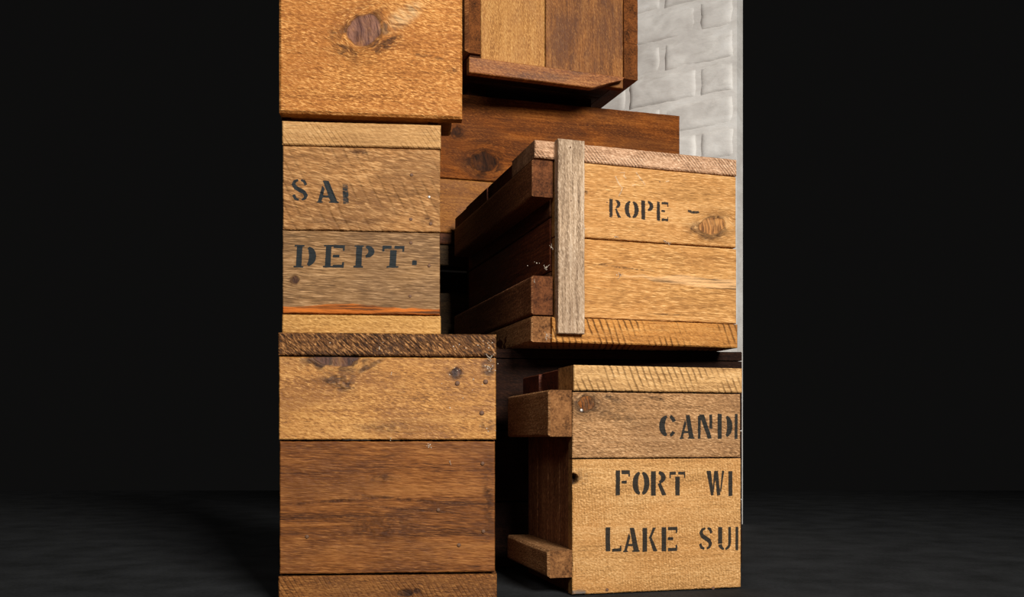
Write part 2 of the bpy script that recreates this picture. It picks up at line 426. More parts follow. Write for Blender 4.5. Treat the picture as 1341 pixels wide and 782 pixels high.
    G = np.concatenate([
        np.stack([u.ravel(), v.ravel(), np.full(u.size, seed * 7.31)], -1),
        np.stack([oa, v.ravel()[ring] + off * c1, np.full(NR, seed * 7.31)], -1),
        np.stack([oa, v.ravel()[ring] + off * c2, np.full(NR, seed * 7.31)], -1)])
    mk = mask.reshape(-1, 4)
    mr = mk[ring].copy()
    mb = mr.copy(); mb[:, 1] = 0; mb[:, 0] *= 0.5; mb[:, 3] = 0
    Mk = np.concatenate([mk, mr, mb])
    me = mesh_from(name, V, quads, WOODS[matname], mi, {'grain': ('FLOAT_VECTOR', G), 'mask': ('FLOAT_COLOR', Mk)}, [back])
    sm = np.zeros(len(me.polygons), bool); sm[:len(q)] = True
    me.polygons.foreach_set('use_smooth', sm)
    return link(name, me, parent, kind, label)

# nails: a low domed head, shared mesh
def nail_mesh(name, mat):
    V = []; Q = []; K = 10
    for r, y in ((1.0, 0.0), (0.95, -0.22), (0.55, -0.38)):
        for k in range(K):
            a = 2 * math.pi * k / K
            V.append((r * math.cos(a), y, r * math.sin(a)))
    for j in range(2):
        for k in range(K):
            Q.append((j * K + k, j * K + (k + 1) % K, (j + 1) * K + (k + 1) % K, (j + 1) * K + k))
    me = mesh_from(name, np.array(V), np.array(Q), [mat], None, None, [list(range(2 * K, 3 * K)), list(range(K))[::-1]])
    return me
NAIL = {'rust': nail_mesh('nail', RUST), 'steel': nail_mesh('nail', STEEL)}

class Crate:
    """frame of one crate: x along its front (to the right), y into its depth, z up; origin = front left bottom corner"""
    def __init__(s, name, label, group, corner, z0, deg):
        s.th = math.radians(deg); s.c = math.cos(s.th); s.s = math.sin(s.th)
        s.P = corner; s.z0 = z0
        s.root = bpy.data.objects.new(name, None)
        s.root.empty_display_size = 0.05
        s.root.location = (corner[0], corner[1], z0); s.root.rotation_euler = (0, 0, s.th)
        s.root['label'] = label; s.root['category'] = 'crate'
        if group: s.root['group'] = group
        COL.objects.link(s.root)
    def loc(s, px, py, y=0.0):
        """where the sight line of a photo pixel meets this crate's front plane (moved in by y)"""
        dx = (px - CX) / F; dz = (HORIZON - py) / F
        ox = s.P[0] - s.s * y; oy = s.P[1] + s.c * y
        # t*(dx,1) = (ox,oy) + q*(c,s)
        q = (dx * oy - ox) / (s.c - dx * s.s)
        t = oy + q * s.s
        return q, EYE + dz * t - s.z0
    def x(s, px, y=0.0): return s.loc(px, 400, y)[0]
    def z(s, py, px, y=0.0): return s.loc(px, py, y)[1]
    def plank(s, name, box, face, grain, mat, parent=None, **k):
        return plank(parent or s.root, name, box, face, grain, mat, **k)
    def nail(s, board, px, py, y=0.0, r=0.0022, kind='rust'):
        x, z = s.loc(px, py, y)
        o = link('nail', NAIL[kind], board)
        o.location = (x, y + 0.0002, z); o.scale = (r, r, r)
        return o

# ------------------------------------------------------------------ stencil alphabet (cells 0..1, y up, with bridges)
def stroke(pts, w, aspect=1.0):
    P = np.asarray(pts, float); out = []
    D = np.gradient(P, axis=0)
    N = np.stack([-D[:, 1], D[:, 0]], -1); N /= np.linalg.norm(N, axis=1)[:, None] + 1e-9
    ww = np.asarray(w if hasattr(w, '__len__') else [w] * len(P))[:, None] / 2
    N[:, 1] *= 0.6
    return list(map(tuple, np.concatenate([P + N * ww, (P - N * ww)[::-1]])))
def arc(cx, cy, rx, ry, a0, a1, w, n=12):
    t = np.radians(np.linspace(a0, a1, n))
    return stroke(np.stack([cx + rx * np.cos(t), cy + ry * np.sin(t)], -1), w)
def rect(x0, y0, x1, y1): return [(x0, y0), (x1, y0), (x1, y1), (x0, y1)]

GLYPH = {
    'C': [arc(.52, .5, .4, .43, 105, 255, [.16, .24, .3, .34, .36, .36, .36, .36, .34, .3, .24, .16]), arc(.5, .5, .4, .43, 25, 75, .24), arc(.5, .5, .4, .43, -75, -35, .22)],
    'A': [[(.4, 1), (.68, 1), (1.0, .02), (.66, .02)], [(.36, .8), (.46, .62), (.22, .02), (.04, .02)], rect(.3, .24, .62, .34), rect(.56, 0, 1.04, .07), rect(0, 0, .3, .07)],
    'N': [rect(.04, 0, .22, .96), [(.12, 1), (.42, 1), (.92, .02), (.66, 0)], rect(.76, .42, .94, 1)],
    'D': [rect(.08, 0, .36, 1), arc(.46, .5, .42, .44, 62, -62, [.18, .24, .3, .34, .36, .36, .36, .36, .34, .3, .24, .18])],
    'F': [rect(.1, 0, .38, 1), [(.48, .84), (1, .84), (1, 1), (.46, 1)], [(.46, .46), (.8, .46), (.8, .6), (.46, .58)], rect(.9, .74, 1.0, .9)],
    'O': [arc(.5, .5, .38, .43, 102, 258, [.16, .24, .3, .34, .36, .36, .36, .36, .34, .3, .24, .16]), arc(.5, .5, .38, .43, 78, -78, [.16, .24, .3, .34, .36, .36, .36, .36, .34, .3, .24, .16])],
    'R': [rect(.04, 0, .34, 1), arc(.46, .74, .34, .2, 80, -75, [.2, .24, .28, .3, .3, .3, .3, .28, .26, .24, .2, .2]), [(.44, .5), (.66, .5), (1, .02), (.72, 0)]],
    'T': [rect(.36, 0, .66, .8), rect(0, .86, .42, 1), rect(.54, .86, 1, 1), rect(0, .72, .1, .9), rect(.9, .72, 1, .9)],
    'W': [[(0, 1), (.26, 1), (.42, .02), (.26, 0)], [(.46, 1), (.66, 1), (.8, .02), (.6, 0)], [(.36, .25), (.42, .1), (.55, .96), (.44, .98)], [(.78, .2), (.84, .1), (1.02, 1), (.88, 1)]],
    'I': [rect(.12, 0, .88, 1)],
    'L': [rect(.06, .02, .34, 1), [(.44, 0), (1, 0), (1, .14), (.44, .12)], rect(.9, .06, 1.0, .24)],
    'K': [rect(.04, 0, .34, 1), [(.44, .56), (.56, .5), (.9, 1), (.7, 1)], [(.5, .48), (.62, .6), (1.02, 0), (.72, 0)]],
    'E': [rect(.06, 0, .34, 1), rect(.44, .86, 1, 1), rect(.44, 0, 1, .14), rect(.42, .45, .76, .58), rect(.9, .74, 1, .9), rect(.9, .1, 1, .26)],
    'S': [stroke([(.9, .72), (.8, .9), (.62, .95)], [.2, .22, .16]), stroke([(.46, .95), (.24, .88), (.16, .74), (.26, .6), (.5, .5), (.74, .4), (.84, .26), (.76, .12), (.56, .05)], [.14, .2, .26, .3, .34, .3, .26, .2, .14]),
          stroke([(.4, .05), (.2, .1), (.1, .28)], [.16, .22, .2])],
    'U': [rect(.04, .28, .34, 1), arc(.5, .3, .32, .25, 190, 262, [.3, .3, .28, .28, .26, .24, .24, .22, .2, .18, .16, .14]), arc(.5, .3, .34, .25, 278, 355, .18), rect(.74, .28, .94, 1)],
    'P': [rect(.06, 0, .38, 1), arc(.5, .72, .36, .22, 80, -80, [.2, .24, .3, .32, .34, .34, .34, .34, .32, .3, .24, .2])],
    '.': [rect(.1, .1, .9, .9)],
    '-': [[(0, .3), (.5, .15), (1, .25), (.95, .8), (.4, .75), (.05, .95)]],
}
for _k in 'ERLTFP': pass

def letters(cr, spec, slant=0.0, amt=1.0, soft=0.0010, serif=False):
    """spec = (glyph, x0, x1, ytop, ybottom) in photo pixels on the crate's front"""
    res = []
    for it in spec:
        ch, x0, x1, yt, yb = it[:5]
        xa, zb = cr.loc(x0, yb); xb, zt = cr.loc(x1, yt)
        polys = []
        shapes = list(GLYPH[ch])
        if serif:
            if ch in 'DEPR': shapes += [rect(-.04, 0, .46, .08), rect(-.04, .92, .46, 1)]
            if ch == 'T': shapes += [rect(.24, 0, .78, .08)]
        for p in shapes:
            polys.append([(xa + (xb - xa) * (a + slant * (b - 0.5)), zb + (zt - zb) * b) for a, b in p])
        res.append((polys, it[5] if len(it) > 5 else amt, soft))
    return res

# ------------------------------------------------------------------ setting: floor and painted brick wall
def floor_mat():
    m, nt, b = new_mat('dark_concrete')
    g = NB(nt)
    tc = nt.nodes.new('ShaderNodeTexCoord')
    n1 = g.noise(tc.outputs['Object'], 4, 0.6, 0, 9)
    n2 = g.noise(tc.outputs['Object'], 3, 0.6, 0, 140)
    t = g.math('ADD', g.math('MULTIPLY', n1, 0.6), g.math('MULTIPLY', n2, 0.4))
    nt.links.new(g.ramp(t, [(0.36, lin((30, 31, 31))), (0.62, lin((50, 51, 52)))]), b.inputs['Base Color'])
    b.inputs['Roughness'].default_value = 0.9
    b.inputs['Specular IOR Level'].default_value = 0.1
    return m

def grid_slab(name, x0, x1, y0, y1, z0, z1, mat):
    V = [(x, y, z) for z in (z0, z1) for y in (y0, y1) for x in (x0, x1)]
    Q = [(0, 2, 3, 1), (4, 5, 7, 6), (0, 1, 5, 4), (2, 6, 7, 3), (0, 4, 6, 2), (1, 3, 7, 5)]
    me = mesh_from(name, np.array(V), np.array(Q), [mat])
    me.polygons.foreach_set('use_smooth', np.zeros(len(me.polygons), bool))
    return me

fl = link('floor', grid_slab('floor', -3, 3, -2.5, 5.0, -0.08, 0.0, floor_mat()), None, 'structure')

def paint_mat():
    m, nt, b = new_mat('white_wall_paint')
    g = NB(nt)
    tc = nt.nodes.new('ShaderNodeNewGeometry'); P = tc.outputs['Position']
    n1 = g.noise(g.vmul(P, (9, 9, 16)), 4, 0.6, 0.5)
    n2 = g.noise(g.vmul(P, (70, 70, 150)), 3, 0.6, 0.6)
    n3 = g.noise(g.vmul(P, (16, 16, 60)), 4, 0.65, 0.3)
    c = g.ramp(n1, [(0.36, lin((216, 210, 202))), (0.56, lin((233, 228, 220))), (0.7, lin((240, 236, 229)))])
    c = g.mix(g.mapr(n3, 0.56, 0.74, 0, 0.35, True), c, lin((188, 180, 168)))
    nt.links.new(c, b.inputs['Base Color'])
    b.inputs['Roughness'].default_value = 0.62
    b.inputs['Specular IOR Level'].default_value = 0.3
    bp = nt.nodes.new('ShaderNodeBump'); bp.inputs['Strength'].default_value = 0.5; bp.inputs['Distance'].default_value = 0.004
    nt.links.new(g.math('ADD', g.math('MULTIPLY', n3, 0.7), g.math('MULTIPLY', n2, 0.35)), bp.inputs['Height'])
    nt.links.new(bp.outputs[0], b.inputs['Normal'])
    return m
PAINT = paint_mat()

# local wall axes: x along the wall (towards the right and nearer), y outwards from the room, z up
WALL_END = (0.707, 2.976); WALL_DEG = -31.0; WALL_LEN = 1.62; COURSE = 0.104; MORTAR = 0.012
wall = link('wall_right', grid_slab('wall_right', -WALL_LEN, 0, 0.0, 0.06, 0.0, 2.3, PAINT), None, 'structure')
wall.location = (WALL_END[0], WALL_END[1], 0); wall.rotation_euler = (0, 0, math.radians(WALL_DEG))

def brick_mesh(L, Hh, seed):
    na, nb = max(3, int(22 * L / 0.23)), 11
    bev = 0.006
    ga = np.linspace(bev, L - bev, na + 1); gb = np.linspace(bev, Hh - bev, nb + 1)
    A, B = np.meshgrid(ga, gb, indexing='ij')
    d = 0.0045 + (vnoise(A * 14, B * 20, seed, 3) - 0.5) * 0.008 + (vnoise(A * 80, B * 120, seed + 1, 2) - 0.5) * 0.0022
    wob = (vnoise(A * 30, B * 0 + seed, seed + 2, 2) - 0.5) * 0.007
    edge = np.minimum(np.minimum(A, L - A), np.minimum(B, Hh - B))
    d -= 0.003 * smooth(0.02, 0.004, edge)
    Vf = np.stack([A + (vnoise(B * 40, B * 0 + seed, seed + 5, 2) - 0.5) * 0.006, -d, B + wob * (np.abs(B / Hh - 0.5) * 2)], -1).reshape(-1, 3)
    idx = np.arange(len(Vf)).reshape(na + 1, nb + 1)
    q = np.stack([idx[:-1, :-1], idx[1:, :-1], idx[1:, 1:], idx[:-1, 1:]], -1).reshape(-1, 4)
    ring = np.concatenate([idx[:, 0], idx[-1, 1:], idx[-2::-1, -1], idx[0, -2:0:-1]])
    R = Vf[ring].copy(); c = np.array([L / 2, 0, Hh / 2])
    R[:, 0] = np.where(R[:, 0] < L / 2, np.minimum(R[:, 0], R[:, 0]), R[:, 0])
    R[:, 0] += np.sign(R[:, 0] - c[0]) * np.where(np.abs(R[:, 0] - c[0]) > L / 2 - 2.2 * bev, bev, 0)
    R[:, 2] += np.sign(R[:, 2] - c[2]) * np.where(np.abs(R[:, 2] - c[2]) > Hh / 2 - 2.2 * bev, bev, 0)
    R[:, 1] = 0.004
    V = np.concatenate([Vf, R]); NR = len(ring); i1 = len(Vf) + np.arange(NR); nx = np.roll(np.arange(NR), -1)
    q1 = np.stack([ring[nx], ring, i1, i1[nx]], -1)
    me = mesh_from('brick', V, np.concatenate([q, q1]), [PAINT])
    me.polygons.foreach_set('use_smooth', np.ones(len(me.polygons), bool))
    return me
BL = 0.246
BR = [brick_mesh(BL - MORTAR, COURSE - MORTAR, 40 + k * 7) for k in range(7)]
BH = [brick_mesh(BL / 2 - MORTAR, COURSE - MORTAR, 140 + k * 7) for k in range(3)]
Z_OFF = 0.012
rb = random.Random(5)
for r in range(7, 21):
    z = Z_OFF + r * COURSE
    x = -0.004
    if r % 2:
        o = link('brick', BH[r % 3], wall); x -= BL / 2; o.location = (x + MORTAR / 2, 0, z + MORTAR / 2)
    while x > -0.98:
        x -= BL
        o = link('brick', BR[rb.randrange(7)], wall)
        o.location = (x + MORTAR / 2, rb.uniform(-0.0015, 0.0015), z + MORTAR / 2 + rb.uniform(-0.002, 0.002))

# ------------------------------------------------------------------ crates
def corner(px, Y): return ((px - CX) / F * Y, Y)
def step(c, deg, d):   # walk along a crate's front from corner c
    return (c[0] + math.cos(math.radians(deg)) * d, c[1] + math.sin(math.radians(deg)) * d)

def shell(cr, Wd, D, Ht, mat, t=0.016, cols=3, top=True, x0=0.0, y0=0.02, bottom=True, left=None, lid_z=None):
    """the unseen rest of a crate: back, right side, floor"""
    zs = np.linspace(0.004, Ht - 0.004, cols + 1)
    for k in range(cols):
        cr.plank('back_plank', (x0 + 0.002, Wd - 0.002, D - t, D, zs[k] + .001, zs[k + 1] - .001), 'back', 'x', mat, res=0.04)
        cr.plank('side_plank', (Wd - t, Wd, y0, D - t, zs[k] + .001, zs[k + 1] - .001), 'right', 'y', mat, res=0.04)
        if left: cr.plank('side_plank', (x0, x0 + t, y0, D - t, zs[k] + .001, zs[k + 1] - .001), 'left', 'y', mat, res=0.04)

def lid(cr, x0, x1, y0, y1, z0, z1, n, mat, name='lid_board', first=None):
    ys = np.linspace(y0, y1, n + 1)
    for k in range(n):
        if k == 0 and first: continue
        cr.plank(name, (x0 + random.uniform(0, .004), x1, ys[k] + .0015, ys[k + 1] - .0015, z0, z1 - random.uniform(.0015, .003)), 'front' if k == 0 else 'top', 'x', mat, res=0.01)

# ---- lower left: tall amber and russet crate on the floor
c3 = corner(650, 1.580); w3 = 0.358
c3 = step(c3, 4.6, -w3)
L3 = Crate('crate', 'large amber and russet wooden crate on the floor with a dark rough top rail', None, c3, 0.0, 4.6)
H3 = 0.4466; d3 = 0.36
zt = L3.z(467, 520); zm = L3.z(577, 520); zl = L3.z(752, 520)
L3.plank('lid_board', (0, w3, 0, 0.09, zt + .001, H3), 'front', 'x', 'rough_dark_strip', res=0.0014, bev=0.002, relief=0.0009, uneven=0.001)
lid(L3, 0, w3, 0, d3, zt + .001, H3, 4, 'brown_strip', first=True)
kx, kz = L3.loc(441, 470)
b = L3.plank('front_board', (0.001, w3 - 0.0005, 0.0005, 0.022, zm + 0.0013, zt - 0.0013), 'front', 'x', 'amber_board', res=0.0014, bev=0.0014,
             marks=[L3.loc(440, 497) + (.036, .010, .8, 8), L3.loc(452, 506) + (.022, .014, .7, 0), L3.loc(484, 479) + (.03, .006, .9, 28), L3.loc(640, 482) + (.014, .02, .9, 0), L3.loc(597, 490) + (.012, .012, .8, 0), L3.loc(640, 556) + (.018, .014, .5, 0), L3.loc(505, 560) + (.06, .012, .35, 0)],
             knots=[(kx, kz + .004, 0.036, 0.017, 0.001), (L3.loc(598, 487)[0], L3.loc(598, 487)[1], 0.008, 0.007, 0.0008)])
for p in ((599, 502), (636, 500), (631, 541)): L3.nail(b, *p, r=0.0042)
b2 = L3.plank('front_board', (0.002, w3 - 0.0022, 0.0005, 0.022, zl + 0.0018, zm - 0.0013), 'front', 'x', 'russet_board', res=0.0014, bev=0.0014, relief=0.0008,
              marks=[L3.loc(500, 690) + (.075, .03, .5, 0), L3.loc(500, 626) + (.03, .010, .55, 0), L3.loc(640, 650) + (.012, .08, .6, 0), L3.loc(540, 655) + (.12, .003, .9, -6), L3.loc(440, 656) + (.1, .003, .8, 4), L3.loc(545, 668) + (.12, .0025, .8, -5), L3.loc(430, 678) + (.09, .0025, .7, 2)])
for p in ((632, 607), (633, 696), (601, 714), (574, 668), (402, 703)): L3.nail(b2, *p, r=0.0034)
kx, kz = L3.loc(530, 777)
L3.plank('bottom_rail', (0, w3 + 0.001, 0, 0.06, 0, zl - 0.0018), 'front', 'x', 'brown_strip', res=0.0016, bev=0.002,
         knots=[(kx, kz, 0.014, 0.006, 0.001), (L3.loc(546, 774)[0], L3.loc(546, 774)[1], 0.006, 0.004, 0.001)])
shell(L3, w3 - 0.001, d3, zt, 'dark_side', y0=0.0235, left=True)

# ---- middle left: stencilled crate
w2 = 0.262
c2 = step(corner(577, 1.5925), 4.8, -w2)
L2 = Crate('crate', 'tan wooden crate with SA and DEPT. stencilled in blue-black, sitting on the amber crate', None, c2, H3 + 0.0006, 4.8)
H2 = 0.7992 - H3; d2 = 0.34
zs1 = L2.z(193, 480); zs2 = L2.z(303, 480); zs3 = L2.z(412.5, 480)
L2.plank('lid_board', (0, w2 + .0005, -0.001, 0.08, zs1 + .0008, H2), 'front', 'x', 'pale_strip', res=0.0014, bev=0.0016)
lid(L2, 0, w2, 0, d2, zs1 + .001, H2, 4, 'pale_strip', first=True)
sa = letters(L2, [('S', 381.5, 403.5, 234.5, 263), ('A', 413, 441, 237, 265.5), ('I', 447, 458, 240, 267.5, 0.62)], slant=-0.12, soft=0.0012)
b = L2.plank('front_board', (0.001, w2 - .0006, 0, 0.02, zs2 + .0008, zs1 - .0008), 'front', 'x', 'tan_board', res=0.0012, bev=0.0013, ink=sa, relief=0.0009, marks=[L2.loc(470, 199) + (.022, .005, .8, 0), L2.loc(560, 290) + (.012, .010, .7, 0), L2.loc(455, 290) + (.09, .006, .4, 0)])
L2.nail(b, 562, 258, r=0.0024, kind='steel')
for p in ((539, 229), (538, 287), (564, 293)): L2.nail(b, *p, r=0.0030)
dept = letters(L2, [('D', 386, 412.5, 321, 350.5), ('E', 424.5, 451, 321, 350.5), ('P', 464.5, 489.5, 321.5, 350.5), ('T', 500, 529, 322, 350.5), ('.', 538.5, 547, 340, 348.5, .8)], slant=0.06, soft=0.0012, serif=True)
def bark(A, B):
    zlo = zs3
    hgt = 0.0105 + 0.0065 * np.exp(-((A - L2.x(455)) / 0.07) ** 2) + (vnoise(A * 60, A * 0, 77, 3) - .5) * 0.003
    return smooth(hgt + 0.0012, hgt - 0.0006, B - zlo)
kx, kz = L2.loc(387, 366.5)
b = L2.plank('front_board', (0.0005, w2 - .0012, 0, 0.02, zs3 + .0008, zs2 - .0008), 'front', 'x', 'grey_tan_board', res=0.0012, bev=0.0013, ink=dept, stain=bark, relief=0.0008,
             knots=[(kx, kz, 0.006, 0.006, 0.0006)])
for p in ((538, 318), (562, 348), (537, 388)): L2.nail(b, *p, r=0.0030)
L2.plank('bottom_rail', (0, w2 + .0004, -0.0015, 0.06, 0, zs3 - .0006), 'front', 'x', 'yellow_strip', res=0.0014, bev=0.0016)
shell(L2, w2 - 0.001, d2, zs1, 'dark_side', y0=0.0215, left=True)

# ---- top left: golden crate with the big knot
w1 = 0.301
c1 = step(corner(605.5, 1.585), 6.0, -w1)
L1 = Crate('crate', 'golden pine crate with one big purple-brown knot, topmost of the left stack', None, c1, 0.800, 6.0)
d1 = 0.36; H1 = 0.40
kx, kz = L1.loc(477, 39)
zb0 = 0.008; zj = 0.228
L1.plank('front_board', (0, w1, 0, 0.024, zb0, zj - 0.001), 'front', 'x', 'golden_pine', res=0.0013, bev=0.0036, relief=0.0013,
         knots=[(kx, kz, 0.031, 0.025, 0.0016, 38)], marks=[L1.loc(506, 58) + (.034, .010, 1.0, 34), L1.loc(452, 66) + (.022, .012, .8, -20), L1.loc(438, 45) + (.014, .016, .5, 0), L1.loc(592, 92) + (.012, .006, .6, 0), L1.loc(560, 74) + (.05, .004, .5, -8)],
         stain=lambda A, B: 0.8 * smooth(1.2, 0.3, np.sqrt((((A - L1.loc(528, 22)[0]) * .8 + (B - L1.loc(528, 22)[1]) * .6) / .045) ** 2 + ((-(A - L1.loc(528, 22)[0]) * .6 + (B - L1.loc(528, 22)[1]) * .8) / .017) ** 2)) * vnoise(A * 160 + B * 160, (B - A) * 40, 31, 2) * 1.4)
L1.plank('front_board', (0, w1, 0, 0.024, zj + 0.001, H1 - 0.03), 'front', 'x', 'golden_pine', res=0.004)
wi = w1 - 0.040
lid(L1, 0, w1, 0, d1, H1 - 0.029, H1, 4, 'golden_pine')
L1.plank('bottom_board', (0.004, w1 - 0.016, 0.0255, 0.10, zb0 + .001, 0.026), 'bottom', 'x', 'walnut_board_b', res=0.01, bev=0.004)
for k in range(3):
    y = 0.102 + k * (d1 - 0.12) / 3
    L1.plank('bottom_board', (0.018, wi - 0.018, y, y + (d1 - 0.12) / 3 - 0.003, zb0 + .002, 0.026), 'bottom', 'x', 'walnut_board_b', res=0.02)
# two thin runners keep it off the crate below
L1.plank('runner', (L1.x(535), L1.x(581), 0.012, 0.30, 0, zb0), 'front', 'y', 'yellow_strip', res=0.01)
L1.plank('runner', (0.006, 0.060, 0.05, 0.30, 0, zb0), 'front', 'y', 'yellow_strip', res=0.01)
shell(L1, wi, d1, H1 - 0.03, 'dark_side', y0=0.0255, left=True)

# ---- middle right: ROPE crate, on the dark crate behind
zr = 0.463
cR = corner(725, 1.85)
R = Crate('crate', 'honey-coloured crate stencilled ROPE with a grey weathered corner post', None, cR, zr, 17.2)
wR = 0.416; dR = 0.69
HR = R.z(183, 745)
zl1 = R.z(213, 767, .021); zl2 = R.z(312, 767, .021); zl3 = R.z(417, 767, .021)
yf = 0.021        # the boards stand this far behind the post's face
# lid boards run parallel to the front; their left ends form the lid's edge
xl = R.x(700, yf)
R.plank('lid_board', (xl, wR, yf - .002, yf + .15, zl1 + .0008, HR), 'front', 'x', 'pink_lid', res=0.0014, bev=0.002, relief=0.0008)
ys = [yf + .152, yf + .345, yf + .54, dR + .004]
for k in range(3):
    R.plank('lid_board', (xl + (.003, .0, .004)[k], wR, ys[k] + .001, ys[k + 1] - .002, zl1 + .001 - .001 * k, HR - (.002, .004, .003)[k]), 'top', 'x', 'red_side', res=0.01, bev=0.003)
rope = letters(R, [('R', 802.4, 819.3, 258, 281.8), ('O', 824.5, 841.5, 259.5, 283), ('P', 844.5, 861.5, 260, 284.5), ('E', 865, 881.5, 261.5, 286), ('-', 906, 923, 271.5, 277.5, .62)], slant=0.0, soft=0.0020, amt=0.84)
kx, kz = R.loc(932, 296, yf)
xb = R.x(727, yf)
def ghost(A, B):
    px = lambda pts: [R.loc(a, b_, yf) for a, b_ in pts]
    polys = [stroke(px(p), .0016) for p in ([(806, 231), (810, 240), (815, 246), (813, 252), (810, 257)], [(833, 226), (838, 233), (845, 242)], [(812, 226), (818, 226), (817, 231), (820, 234)], [(828, 243), (832, 242)], [(872, 238), (876, 237)])]
    return 0.9 * smooth(.0010, -.0008, poly_sd(A, B, polys)) * (0.4 + vnoise(A * 300, B * 300, 9, 2))
b = R.plank('front_board', (xb, wR - .001, yf, yf + .02, zl2 + .0014, zl1 - .0008), 'front', 'x', 'honey_board', res=0.0013, bev=0.0015, relief=0.0007, ink=rope,
            knots=[(kx, kz, 0.030, 0.018, 0.0010, 15)], stain=ghost, marks=[R.loc(908, 300, yf) + (.010, .016, .9, -30), R.loc(930, 312, yf) + (.026, .006, .8, 0), R.loc(767, 252, yf) + (.006, .006, .8, 0), R.loc(935, 285, yf) + (.03, .006, .7, 10)])
for p in ((864, 238), (795, 265)): R.nail(b, *p, y=yf, r=0.0016)
def pale(A, B):
    mid = R.z(363, 850, yf) + (A - R.x(850, yf)) * -0.03
    w = 0.008 * smooth(R.x(830, yf), R.x(900, yf), A) + 0.0015
    return 0.75 * smooth(w + .003, w - .002, np.abs(B - mid + (vnoise(A * 30, A * 0, 5, 2) - .5) * .012)) * smooth(R.x(795, yf), R.x(830, yf), A)
b = R.plank('front_board', (xb + .0005, wR, yf, yf + .02, zl3 + .0014, zl2 - .0014), 'front', 'x', 'honey_board_b', res=0.0013, bev=0.0015, relief=0.0010, stain=pale,
            marks=[R.loc(820, 351, yf) + (.07, .002, .9, -3), R.loc(930, 366, yf) + (.05, .0022, .8, -1), R.loc(895, 362, yf) + (.04, .003, .6, 0), R.loc(875, 412, yf) + (.05, .002, .7, 0), R.loc(790, 346, yf) + (.03, .0015, .7, 10)])
R.nail(b, 812, 360, y=yf, r=0.0026)
R.plank('bottom_board', (R.x(722, yf), wR, yf - .006, yf + .14, 0, zl3 - .0006), 'front', 'x', 'sawn_orange', res=0.0014, bev=0.0022)
yb = np.linspace(yf + .142, dR, 4)
for k in range(3):
    R.plank('bottom_board', (R.x(697, yf) + .004 * k, wR, yb[k] + .001, yb[k + 1] - .001, 0.0, 0.03), 'bottom', 'x', 'red_side', res=0.02)
# corner post
xp0 = R.x(731, 0); xp1 = R.x(766, 0)
post = R.plank('corner_post', (xp0, xp1, 0, yf - .0005, R.z(437, 745), HR + .001), 'front', 'z', 'weathered_post', res=0.0014, bev=0.0014, relief=0.0010, uneven=0.001)
R.nail(post, 747, 193, r=0.002)
R.nail(post, 748, 263, r=0.0014)
# left side: recessed planks, with three battens standing proud
zz = np.linspace(0.036, zl1 - .001, 4)
xs = R.x(724.5, yf) + 0.001
for k in range(3):
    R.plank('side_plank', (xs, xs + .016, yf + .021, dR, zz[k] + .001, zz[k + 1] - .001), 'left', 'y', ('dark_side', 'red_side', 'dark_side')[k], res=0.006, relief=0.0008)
xo = R.x(698, yf)
R.plank('side_batten', (xo, xs - .0005, yf + .004, dR - .02, R.z(257.5, 712, yf), R.z(209, 712, yf)), 'left', 'y', 'dusty_batten', res=0.006, bev=0.002)
R.plank('side_batten', (xo - .001, xs - .0005, yf + .004, dR - .02, R.z(412, 712, yf), R.z(361, 712, yf)), 'left', 'y', 'dusty_batten', res=0.006, bev=0.003)
R.plank('side_batten', (R.x(697, yf), xs - .0005, yf + .004, dR - .02, 0, R.z(414, 712, yf)), 'left', 'y', 'batten', res=0.006, bev=0.003)
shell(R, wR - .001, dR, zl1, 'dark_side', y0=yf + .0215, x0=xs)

# ---- lower right: CAND / FORT WI / LAKE SU crate
cC = corner(749.5, 1.64)
Cn = Crate('crate', 'straw-coloured crate stencilled FORT WI and LAKE SU, standing on the floor', None, cC, 0.0, 15.0)
wC = 0.3235; dC = 0.30
HC = 0.4005
z1 = Cn.z(512.5, 760); z2 = Cn.z(600.5, 800)
Cn.plank('lid_board', (Cn.x(751), wC + .002, -.002, .085, z1 + .0012, HC), 'front', 'x', 'sawn_pale', res=0.0013, bev=0.0018)
ys = [.087, .185, dC]
for k in range(2):
    Cn.plank('lid_board', (.001 - .006 * k, wC, ys[k] + .001, ys[k + 1] - .001, z1 + .001, HC - .002 - .002 * k), 'top', 'x', 'red_side', res=0.01, bev=0.002)
cand = letters(Cn, [('C', 864.5, 886, 543, 573), ('A', 890, 909, 543.5, 575), ('N', 913, 934, 543, 575), ('D', 938, 958, 542, 575), ('I', 961.5, 966.5, 542, 575)], soft=0.0012)
kx, kz = Cn.loc(768, 528)
k1 = Cn.plank('front_board', (0.0002, wC - .001, 0, 0.022, z2 + .001, z1 - .0012), 'front', 'x', 'drab_board', res=0.0013, bev=0.0014, relief=0.0011, ink=cand,
              knots=[(kx, kz, 0.015, 0.012, 0.001)], marks=[(kx, kz, .030, .022, 1.0, 0), Cn.loc(858, 521) + (.022, .004, .9, -12), Cn.loc(800, 520) + (.03, .01, .6, -20), Cn.loc(810, 545) + (.06, .02, .4, -15)])
Cn.nail(k1, 761.5, 537.5, r=0.0030, kind='steel')
fort = letters(Cn, [('F', 804, 825, 616, 649), ('O', 829.5, 849.5, 616.5, 649.5), ('R', 851.5, 873, 617, 649.5), ('T', 876.5, 897.5, 617.5, 649.5, .8), ('W', 925, 948, 616.5, 649.5), ('I', 953, 960, 617, 650),
                    ('L', 791.5, 814, 690, 723), ('A', 816, 837, 691, 723.5), ('K', 840.5, 861, 691, 723), ('E', 865, 887, 690, 722.5), ('S', 915, 933.5, 690, 720.5), ('U', 939.5, 958.5, 690, 721), ('I', 962.5, 967.5, 690, 721)], soft=0.0012)
nx_, nz_ = Cn.loc(750.5, 627.5)
